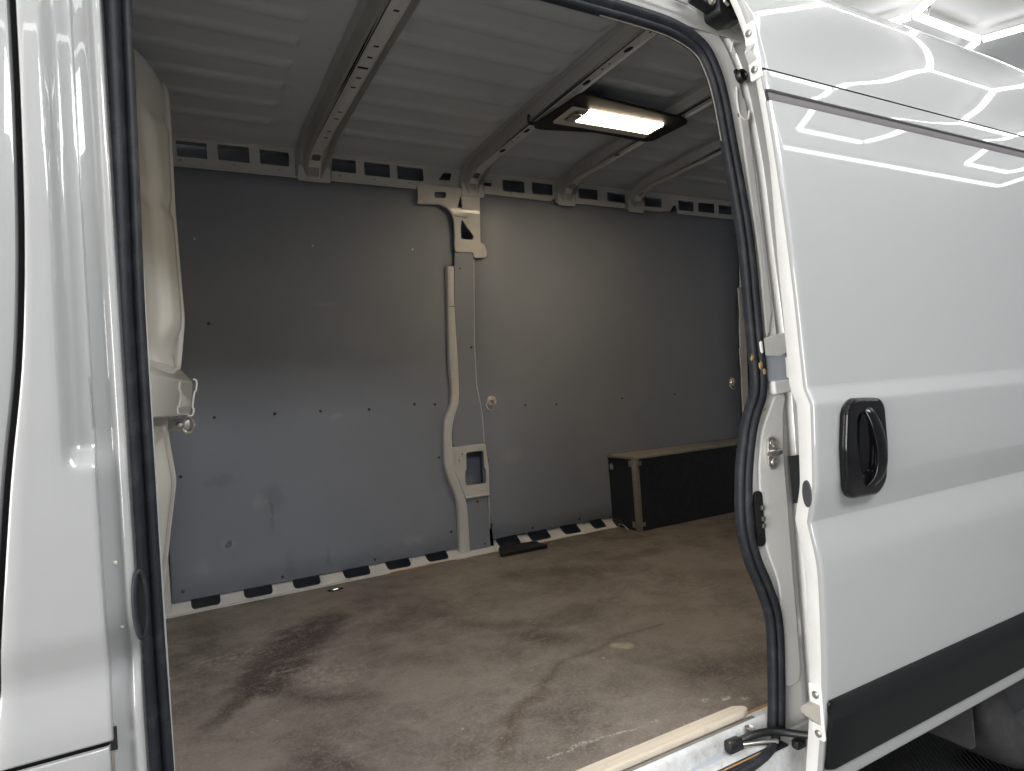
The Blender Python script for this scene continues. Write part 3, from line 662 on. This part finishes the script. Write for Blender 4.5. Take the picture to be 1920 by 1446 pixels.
# --- door opening: rubber seal
def YB(z): return 1.045+max(0,z-1.3)*.06
SP = [(1.194,.512),(1.196,.532),(1.209,.653),(1.214,.777),(1.19,.858),(1.157,.934),(1.141,1.019),(1.150,1.122),(1.169,1.205),(1.188,1.255),(1.216,1.304),(1.226,1.357),(1.230,1.463),(1.238,1.657),(1.232,1.787),(1.221,1.918),(1.211,2.022),(1.194,2.09),(1.16,2.14),(1.082,2.168),(.976,2.175),(.84,2.176),(.5,2.176),(.2,2.176),(.06,2.172),(.0,2.15),(-.026,2.10),(-.032,1.971),(-.036,1.726),(-.040,1.491),(-.0405,1.263),(-.041,1.037),(-.040,.853),(-.040,.60),(-.038,.50)]
path = [Vector((p[0],p[1])) for p in catmull([(x,z,0) for x,z in SP], 6)]
nrm = []
for i in range(len(path)):
    t = (path[min(i+1,len(path)-1)]-path[max(i-1,0)]).normalized(); nrm.append(Vector((t.y,-t.x)))
sec = [(-.021,.006),(-.0215,-.004),(-.020,-.012),(-.015,-.017),(-.010,-.0165),(-.0065,-.012),(-.0055,-.009),(-.004,-.010),(-.001,-.017),(.004,-.022),(.011,-.023),(.017,-.019),(.020,-.011),(.0205,0),(.019,.008)]
rows = [[(p.x+n.x*a*.9, YB(p.y)+b*.9, p.y+n.y*a*.9) for a, b in sec] for p, n in zip(path, nrm)]
seal = grid('door_seal', rows, 'rubber', VAN, 60)
tube('seal_edge', [(p.x-n.x*.0203, YB(p.y)-.001, p.y-n.y*.0203) for p, n in zip(path[90:126], nrm[90:126])], .0018, 'plyedge', seal, 6)
for x, z, a, dz in ((1.213,1.392,-.012,.010),(1.218,1.372,.002,.014),(1.219,1.356,.012,.012),(1.214,1.270,.002,.006)):
    bm = bmesh.new(); bmesh.ops.create_icosphere(bm, subdivisions=2, radius=.0058)
    for v in bm.verts: v.co *= 1+.35*random.uniform(-1,1)
    bmesh.ops.scale(bm, vec=(1.0,.3,dz/.008), verts=bm.verts); bmesh.ops.translate(bm, vec=(x+a,YB(z)-.0190 if a > -.005 else YB(z)-.0145,z), verts=bm.verts)
    frombm('foam_residue', bm, 'rust', seal, 60)

# --- body frame round the opening (right side and top)
i1 = max(i for i, p in enumerate(path) if p.x > .02 and p.y > 2)
rows = []
for p, n in list(zip(path, nrm))[:i1]:
    z = p.y; y = YB(z)
    wq = sstep(1.70,2.0,z) if p.x > 1.0 else 1
    out = Vector((1.42, z)).lerp(p+n*.195, wq); di = Vector((-1,0)).lerp(-n, wq).normalized()
    def I(off, dy): q = p+n*off; return (q.x, YB(z)+dy, q.y)
    def O(d, dy): q = out+di*d; return (q.x, YB(min(q.y,2.2))+dy, q.y)
    a = Vector(I(.030,-.002)); b = Vector(O(.122,-.010))
    mid = [tuple(a.lerp(b, t)) for t in (.35,.7)]
    rows.append([I(.008,.012), I(.018,.004), I(.024,-.001), tuple(a)]+mid+[tuple(b), O(.119,-.008), O(.117,-.002), O(.116,.012), O(.098,.012), O(.096,-.004), O(.093,-.010), O(.06,-.012), O(.0,-.012)])
frame = grid('door_frame', rows, 'jamb', VAN, 42)
# pressings and fittings on the frame
def fr(off): return lambda u,v,w: (u, YB(v)-off-w, v)
plate('frame_pad', rounded([(1.262,1.44),(1.286,1.50),(1.286,2.02),(1.262,2.05),(1.268,1.80),(1.272,1.62)], .01), [], fr(.010), .008, 'jamb', frame, .003)
plate('frame_pad', rounded([(1.232,1.43),(1.318,1.445),(1.318,1.405),(1.300,1.395),(1.232,1.398)], .008), [], fr(.014), .012, 'jamb', frame, .004)
plate('frame_recess', rect(1.245,1.33,1.333,1.394,.006), [], fr(.0125), .003, 'cavity', frame, .001)
hp = box('roller_plate', (1.300,YB(1.36)-.030,1.338), (1.345,YB(1.36)-.022,1.388), 'cream', frame, .003)
box('roller_slot', (1.312,YB(1.36)-.034,1.345), (1.332,YB(1.36)-.0302,1.382), 'hole', hp, .002)
plate('frame_ledge', rounded([(1.255,1.305),(1.335,1.312),(1.335,1.332),(1.255,1.330)], .004), [], fr(.016), .020, 'jamb', frame, .004)
plate('frame_pad', rounded([(1.268,1.298),(1.300,1.298),(1.284,1.26),(1.276,1.16),(1.280,.62),(1.222,.62),(1.236,.86),(1.200,.95),(1.190,1.02),(1.196,1.14),(1.215,1.22)], .03), [], fr(.010), .007, 'jamb', frame, .003)
plate('frame_tape', [(1.288,1.152),(1.345,1.150),(1.345,1.035),(1.292,1.040)], [], fr(.0165), .003, 'grey', frame, .0005)
st = plate('striker_plate', rounded([(1.222,1.200),(1.240,1.204),(1.248,1.185),(1.248,1.150),(1.238,1.128),(1.220,1.132),(1.218,1.165)], .012), [], fr(.018), .006, 'steel', frame, .002)
for z in (1.190,1.145): lathe_y('striker_screw', [(0,-.004),(.0035,-.004),(.006,-.006),(.0085,-.004),(.009,0)], (1.233,YB(z)-.0215,z), 'steel', st, 16)
tube('striker_pin', [(1.240,YB(1.17)-.020,1.169),(1.238,YB(1.17)-.035,1.169),(1.215,YB(1.17)-.044,1.169),(1.190,YB(1.17)-.047,1.169),(1.184,YB(1.17)-.047,1.169)], [.007,.007,.0062,.0058,.003], 'steel', st, 12)
lt = plate('latch_cup', rect(1.168,1.192,.958,1.082,.012), [], fr(.013), .006, 'black', frame, .002)
plate('latch_recess', rect(1.171,1.189,.985,1.055,.005), [], fr(.0165), .002, 'hole', lt, .0004)
for z in (1.045,1.020,1.004): box('latch_contact', (1.180,YB(z)-.024,z-.005), (1.189,YB(z)-.018,z+.005), 'dsteel', lt, .001)
bf = lathe_y('rubber_buffer', [(0,-.010),(.008,-.010),(.010,-.013),(.013,-.013),(.016,-.008),(.017,0)], (1.277,YB(2.08)-.014,2.083), 'black', frame, 24)
lathe_y('buffer_nub', [(0,-.007),(.005,-.006),(.006,0)], (1.262,YB(2.08)-.014,2.092), 'black', bf, 12)
tube('sealant_bead', catmull([(1.262,YB(2.05)-.013,2.055),(1.256,YB(2.0)-.014,2.02),(1.262,YB(2.0)-.014,1.985),(1.285,YB(1.98)-.014,1.975),(1.297,YB(2)-.013,2.0)],5), .0028, 'jamb', frame, 8)
tube('sealant_bead', catmull([(1.256,YB(2.1)-.013,2.14),(1.262,YB(2.1)-.014,2.165),(1.276,YB(2.1)-.014,2.17)],4), .003, 'jamb', frame, 8)
bm = bmesh.new(); bmesh.ops.create_icosphere(bm, subdivisions=2, radius=.007)
for v in bm.verts: v.co *= 1+.4*random.uniform(-1,1)
bmesh.ops.scale(bm, vec=(1,.2,.7), verts=bm.verts); bmesh.ops.translate(bm, vec=(1.262,YB(2)-.013,1.985), verts=bm.verts); frombm('rust_spot', bm, 'rust', frame)
# upper roller carriage
rc = plate('roller_carriage', rounded([(1.155,2.275),(1.250,2.275),(1.258,2.225),(1.246,2.195),(1.200,2.178),(1.163,2.188)], .006), [], lambda u,v,w:(u,1.045-w,v), .05, 'black', frame, .004)
box('carriage_arm', (1.10,1.03,2.205), (1.165,1.06,2.222), 'black', rc, .004, rot=('Y',.25))
box('carriage_arm', (1.085,1.035,2.235), (1.13,1.065,2.275), 'black', rc, .008)
lathe_y('carriage_nut', [(0,-.010),(.004,-.010),(.005,-.006),(.010,-.006),(.011,0)], (1.143,1.03,2.212), 'steel', rc, 6)
tube('carriage_pin', [(1.165,1.012,2.235),(1.168,1.012,2.205),(1.178,1.012,2.200)], .004, 'steel', rc, 8)
tube('carriage_pin', [(1.12,1.02,2.235),(1.15,1.02,2.238),(1.165,1.02,2.228)], .004, 'dsteel', rc, 8)
lathe_y('carriage_pin', [(0,-.004),(.009,-.004),(.010,0)], (1.192,1.019,2.212), 'hole', rc, 16)
tube('header_bead', [(.3,1.06,2.222),(.9,1.06,2.224),(1.10,1.06,2.214)], .004, 'white', frame, 8)

# --- sill: batten on the floor edge, white step, track
sill = grid('door_sill', [[(x,y,z) for y,z in ((1.090,.545),(1.088,.556),(1.064,.558),(1.058,.553),(1.054,.542),(1.052,.520),(1.035,.516),(1.032,.522),(1.029,.527),(1.020,.527),(1.017,.520),(1.010,.515),(.995,.515),(.990,.500),(.986,.45),(.985,.36))] for x in frange(-.06,1.36,12)], 'sill', VAN, 40)
plate('sill_batten', rounded([(-.035,1.074),(1.128,1.074),(1.148,1.081),(1.148,1.091),(1.128,1.105),(-.035,1.105)], .006), [], lambda u,v,w:(u,v,.569+w), .015, 'batten', VAN, .003)
box('batten_grime', (-.03,1.0645,.556), (1.155,1.0735,.5600), 'plyedge', sill, .001)
box('sill_track', (-.03,.996,.515), (1.18,1.016,.520), 'rubber', sill, .002)
box('sill_groove', (-.03,1.036,.516), (1.20,1.050,.5205), 'cavity', sill, .001)
tube('sill_wear', [(.2,1.006,.521),(.8,1.006,.521),(1.12,1.006,.521)], .0016, 'plyedge2', sill, 6)
tube('sill_end_rubber', catmull([(.90,.985,.512),(1.05,.99,.516),(1.12,1.0,.520),(1.165,1.018,.527),(1.185,1.035,.535)],5), .010, 'rubber', sill, 10)
la = tube('lower_arm', catmull([(1.07,1.045,.535),(1.12,1.035,.543),(1.17,1.02,.540),(1.20,.985,.540),(1.235,.93,.545)],4), .0085, 'black', VAN, 10)
tube('arm_link', [(1.075,1.032,.535),(1.13,1.015,.532),(1.155,1.005,.530)], .006, 'steel', la, 10)
box('arm_roller', (1.04,1.03,.522), (1.08,1.055,.548), 'black', la, .006)
box('arm_block', (1.185,.975,.510), (1.215,.995,.530), 'black', la, .005)
lathe_y('arm_bolt', [(0,-.006),(.010,-.006),(.012,.0)], (1.115,1.045,.556), 'dsteel', la, 8, 'Z')

# --- sliding door, slid back and standing clear of the body
PROF = [(.470,.906),(.476,.900),(.515,.893),(.60,.880),(.668,.8715),(.74,.8655),(.80,.862),(.87,.8592),(.91,.8580),(.945,.8584),(.965,.8600),(.985,.8632),(1.01,.8682),(1.030,.8722),(1.0365,.8733),(1.040,.8735),(1.0435,.8728),(1.055,.8700),(1.075,.8648),(1.095,.8598),(1.110,.8566),(1.125,.8545),(1.18,.8508),(1.24,.8478),(1.272,.8462),(1.280,.8462),(1.286,.8474),(1.300,.8528),(1.312,.8572),(1.318,.8586),(1.328,.8594),(1.40,.8620),(1.50,.8658),(1.60,.8712),(1.70,.8780),(1.80,.8862),(1.87,.8930),(1.928,.8995)]
def cprof(tab, k=4):
    return [(p[0],p[1]) for p in catmull([(a,b,0) for a,b in tab], k)]
X0, X1 = 1.150, 2.82
def skin(name, prof, par, edge=True):
    xs_ = [X0+.0, X0+.0005, X0+.002, X0+.0045, X0+.008, X0+.02]+frange(X0+.06,X1,16); ins_ = [.010,.0055,.0022,.0006,0,0]+[0]*16
    return grid(name, [[(x,y+i,z) for z,y in prof] for x,i in zip(xs_,ins_)], 'white', par, 30)
door = skin('sliding_door', cprof(PROF), VAN)
# drip groove above the skin
def strip(name, pts, mat, par, x0=X0+.001, x1=X1): return grid(name, [[(x,y,z) for z,y in pts] for x in frange(x0,x1,8)], mat, par, 30)
strip('door_groove', [(1.928,.8995),(1.9285,.910),(1.931,.913),(1.950,.915),(1.953,.912),(1.954,.9035)], 'dsteel' if False else 'white', door)
strip('groove_strip', [(1.9300,.9125),(1.9305,.9075),(1.9340,.9060),(1.9480,.9075),(1.9515,.9095),(1.9520,.914)], 'groove', door, X0+.008)
skin('door_upper_skin', cprof([(1.954,.9030),(1.965,.9040),(1.98,.9060),(1.9975,.9088)]), door)
strip('door_joint', [(1.9975,.9088),(1.9976,.918),(2.0015,.919),(2.0016,.9096)], 'gap', door)
skin('door_roof_skin', cprof([(2.0016,.9096),(2.04,.9165),(2.09,.928),(2.14,.9412),(2.19,.958),(2.24,.980),(2.285,1.006),(2.325,1.037),(2.36,1.072),(2.395,1.118),(2.42,1.165),(2.44,1.22)]), door)
# folded leading edge of the door
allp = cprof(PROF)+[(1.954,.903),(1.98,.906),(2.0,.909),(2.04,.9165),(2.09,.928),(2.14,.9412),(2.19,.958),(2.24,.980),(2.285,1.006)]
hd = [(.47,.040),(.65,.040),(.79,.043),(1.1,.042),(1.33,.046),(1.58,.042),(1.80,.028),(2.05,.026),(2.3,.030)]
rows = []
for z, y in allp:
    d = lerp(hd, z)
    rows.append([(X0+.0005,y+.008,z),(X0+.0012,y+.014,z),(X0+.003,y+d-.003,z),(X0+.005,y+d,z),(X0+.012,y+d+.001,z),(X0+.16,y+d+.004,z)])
hem = grid('door_edge', rows, 'jamb', door, 40)  # door paint brightened: light on the fold is put into its colour
# oval plug on the edge, lower and upper stops
plate('edge_plug', rounded(oval(.878,1.098,.0095,.027,24),0), [], lambda u,v,w:(X0+.0005+w,u,v), .006, 'grey', hem, .001)
bs_ = plate('edge_stop', rounded([(.905,.700),(.880,.698),(.878,.588),(.903,.588)], .004), [], lambda u,v,w:(X0-.001+w,u,v), .006, 'jamb', hem, .0015)
raw('stop_wedge', [(1.147,.880,.662),(1.147,.905,.662),(1.132,.918,.648),(1.132,.917,.638),(1.147,.905,.618),(1.147,.880,.618)], [(0,1,2),(0,2,3,5),(3,4,5)], 'cream', bs_, solid=.006)
for z in (.680,.600): lathe_y('stop_bolt', [(0,-.005),(.005,-.005),(.0075,-.003),(.008,0)], (1.1465,.890,z), 'dsteel', bs_, 14, 'X')
us = plate('edge_stop', rounded([(.925,2.11),(.950,2.11),(.940,1.985),(.913,1.985)], .004), [], lambda u,v,w:(X0+.0005+w,u,v), .005, 'jamb', hem, .0015)
raw('stop_wedge', [(1.148,.922,2.06),(1.148,.946,2.065),(1.136,.942,2.045),(1.136,.926,2.045),(1.148,.920,2.025),(1.148,.943,2.022)], [(0,1,2,3),(3,2,5,4)], 'jamb', us, solid=.006)
for z, y in ((2.088,.936),(2.005,.928)): lathe_y('stop_bolt', [(0,-.005),(.005,-.005),(.0075,-.003),(.008,0)], (1.147,y,z), 'dsteel', us, 14, 'X')
# black moulding along the foot of the door
mo = grid('door_moulding', [[(x,y+(.012 if i in (0,) else 0)-0*x,z) for z,y in ((.672,.8705),(.670,.868),(.664,.864),(.642,.8525),(.636,.8515),(.620,.853),(.560,.869),(.522,.881),(.517,.884),(.516,.893))] for i,x in enumerate([X0+.004,X0+.008,X0+.030]+frange(X0+.08,X1,10))], 'trimblack', door, 30)
rows = mo.data  # tapered front end of the moulding
for v in mo.data.vertices:
    if v.co.x < X0+.006: v.co.y = .8705+(.893-.8705)*max(0,(.672-v.co.z)/.156)-.004; 
    elif v.co.x < X0+.01: v.co.y += .012*(1 if v.co.z < .668 else 0)
# door handle
prY = lambda z: lerp([(b[0],b[1]) for b in cprof(PROF)], z)
hx, hz = 1.296, 1.182
HO = rounded([(1.236,1.264),(1.256,1.281),(1.338,1.277),(1.352,1.262),(1.361,1.17),(1.355,1.10),(1.338,1.080),(1.252,1.084),(1.234,1.105),(1.228,1.185)], .018, 6)
hb = plate('door_handle', HO, [rounded([(1.256,1.258),(1.336,1.260),(1.345,1.18),(1.338,1.118),(1.272,1.112),(1.254,1.18)], .024, 6)], lambda u,v,w:(u, prY(v)-.009-w, v), .022, 'gloss', door, .008)
# recess cup
plate('handle_cup', rounded([(1.248,1.262),(1.343,1.262),(1.350,1.18),(1.344,1.108),(1.258,1.108),(1.246,1.18)], .02, 6), [], lambda u,v,w:(u, prY(v)-.0035-w, v), .004, 'gloss', hb, .001)
hg = [(1.298,1.272,-.010),(1.301,1.255,-.024),(1.307,1.220,-.033),(1.312,1.18,-.036),(1.312,1.145,-.034),(1.307,1.118,-.027),(1.300,1.100,-.014)]
gp = catmull([(x, prY(1.18)+d, z) for x,z,d in hg], 5); rows = []
for i, p in enumerate(gp):
    f = i/(len(gp)-1); w = .013+.004*math.sin(math.pi*f); th = .008
    rows.append([(p.x+w*math.cos(a), p.y+th*math.sin(a), p.z) for a in frange(0,2*math.pi*15/16,16)])
grid('handle_grip', rows, 'gloss', hb, 60, closed=True)
# hidden inner face of the door
grid('door_inner', [[(x,.935,z) for z in (.49,1.98)] for x in (X0+.17,X1)], 'white', door, solid=.004)
# body side behind the open door, rear wheel and underside
grid('rear_body_side', [[(x,y,z) for z,y in ((.44,1.02),(.60,1.0),(1.05,.99),(1.3,.975),(1.8,1.0),(2.2,1.05),(2.40,1.15))] for x in frange(1.43,3.6,5)], 'white', VAN, 60)
grid('underbody', [[(x,y,z) for y,z in ((1.0,.46),(1.3,.44),(2.9,.44))] for x in (-1.2,3.6)], 'black', VAN, solid=.02)
wh = lathe_y('rear_wheel', [(.20,.005),(.225,-.004),(.26,-.010),(.305,-.006),(.325,.006),(.335,.025),(.338,.06),(.338,.17),(.325,.205),(.26,.215),(.20,.20)], (2.46,1.06,.338), 'tyre', VAN, 48)
lathe_y('rim', [(.0,.03),(.05,.025),(.07,.045),(.17,.055),(.19,.02),(.203,.012),(.205,.03)], (2.46,1.06,.338), 'grey', wh, 36)
mf = plate('mud_flap', rounded([(1.05,.42),(1.25,.42),(1.25,.20),(1.05,.20)], .02), [], lambda u,v,w:(2.03+w+.02*(.42-v),u,v), .006, 'tyre', VAN, .002)
grid('arch_liner', [[(2.46+.42*math.cos(a),y,.40+.40*math.sin(a)) for y in (1.0,1.35)] for a in frange(0,math.pi,16)], 'black', VAN, 60)

# --- left of the opening: cab door edge, B-pillar panel, lower panel, jamb
GAP = [(.40,-.235),(.80,-.222),(.944,-.208),(1.095,-.1925),(1.285,-.1735),(1.42,-.157),(1.561,-.148),(1.72,-.1445),(1.884,-.1445),(2.05,-.147),(2.4,-.155)]
LP = [(.40,.985),(.55,.974),(.70,.964),(.85,.958),(.95,.957),(.978,.9600),(1.005,.9670),(1.024,.9722),(1.031,.9735),(1.037,.9730),(1.055,.9675),(1.078,.9600),(1.10,.9565),(1.2,.954),(1.35,.955),(1.5,.960),(1.7,.970),(1.9,.985),(2.1,1.005),(2.3,1.05)]
lpc = cprof(LP, 4); lpY = lambda z: lerp(lpc, z)
gpc = cprof(GAP, 4); gpX = lambda z: lerp(gpc, z)
def rec(z): return .017*sstep(1.285,1.325,z)
zsl = sorted(set(frange(.948,2.3,110)+frange(1.27,1.34,16)+[.9475,.950]))
rows = []
for z in zsl:
    g = gpX(z)+.0035; y = lpY(z); r = rec(z); ef = .004 if z < .949 else .001 if z < .9515 else 0
    b0 = -.1195 + .010*sstep(1.75,2.1,z)*0; 
    rr = [(g,y+.016,z),(g+.0002,y+.005,z),(g+.0015,y+.0015,z),(g+.004,y,z)]
    for t in (.25,.5,.75,1): rr.append((g+.004+(b0-g-.004)*t, y, z))
    for t in (.12,.3,.5,.7,.88,1): rr.append((b0+.019*t, y+r*sstep(0,1,t), z))
    for x in (-.096,-.090,-.0865): rr.append((x, y+r, z))
    rr += [(-.0848,y+r+.0006,z),(-.0838,y+r+.0022,z),(-.0834,y+r+.006,z),(-.0834,y+r+.020,z)]
    rows.append([(a,b+ef,c) for a,b,c in rr])
bp = grid('front_pillar_panel', rows, 'white', VAN, 36)
rows = []
for z in zsl:
    g = gpX(z)-.0035; y = lpY(z)-.001
    rows.append([(-.75,y,z),(-.5,y,z),(g-.03,y,z),(g-.004,y,z),(g-.0012,y+.0012,z),(g-.0002,y+.005,z),(g,y+.016,z)])
grid('cab_door', rows, 'white', VAN, 36)
rows = [[(gpX(z)-.02,lpY(z)+.020,z),(gpX(z)+.02,lpY(z)+.020,z)] for z in zsl]
grid('cab_door_gap', rows, 'gap', VAN)
zl = frange(.40,.940,24)+[.9415,.942]
rows = []
for z in zl:
    y = lpY(z); ef = .006 if z > .9418 else .0012 if z > .941 else 0
    rows.append([(-.75,y+ef,z),(-.3,y+ef,z),(-.12,y+ef,z),(-.0905,y+ef,z),(-.0882,y+.0014+ef,z),(-.0876,y+.004+ef,z),(-.0876,y+.02,z)])
grid('lower_side_panel', rows, 'white', VAN, 36)
grid('panel_gap', [[(x,lpY(.945)+.016,z) for x in (-.75,-.08)] for z in (.93,.96)], 'gap', VAN)
zj = frange(.45,2.25,100)
def jd(z):   # dips pressed in the channel of the jamb
    return .006*math.exp(-((z-1.055)/.030)**2)-.004*math.exp(-((z-.985)/.035)**2)+.004*math.exp(-((z-1.34)/.02)**2)*0
rows = []
for z in zj:
    y = lpY(z)+.021+jd(z)+.5*rec(z); e = YB(z)+.004
    rows.append([(-.0845,y,z),(-.080,y+.001,z),(-.072,y+.002,z),(-.066,y+.001,z),(-.0625,y-.002,z),(-.0602,y-.0055,z),(-.0578,y-.007,z),(-.0530,y-.0075,z),(-.0508,y-.006,z),(-.0500,y-.002,z),(-.0496,y+.012,z),(-.049,max(e+.02,y+.03),z),(-.02,max(e+.03,y+.03),z)])
lj = grid('front_pillar_jamb', rows, 'white', VAN, 45)
for x, z in ((-.071,1.165),(-.068,1.080)): rivet(x, z, lj, bolt_wh, lpY(z)+.021+jd(z)+.5*rec(z)+.003, .42)
plate('paint_wear', rounded([(-.0862,1.408),(-.0840,1.406),(-.0836,1.345),(-.0852,1.340)], .001,2), [], lambda u,v,w:(u,lpY(v)+rec(v)-.0006+w,v), .0008, 'dsteel', bp, .0001)
# oval grommet in the jamb
gr = tube('jamb_grommet', [(-.0455+.0065*math.cos(a), lpY(1.11)+.012+.004*math.cos(a), 1.108+.043*math.sin(a)) for a in frange(0,2*math.pi,33)], .0034, 'rubber', lj, 10, False)
plate('grommet_hole', rounded(oval(-.0450,1.108,.0065,.042,24),0), [], lambda u,v,w:(u,lpY(1.11)+.0135+w,v), .0012, 'hole', gr, .0003)
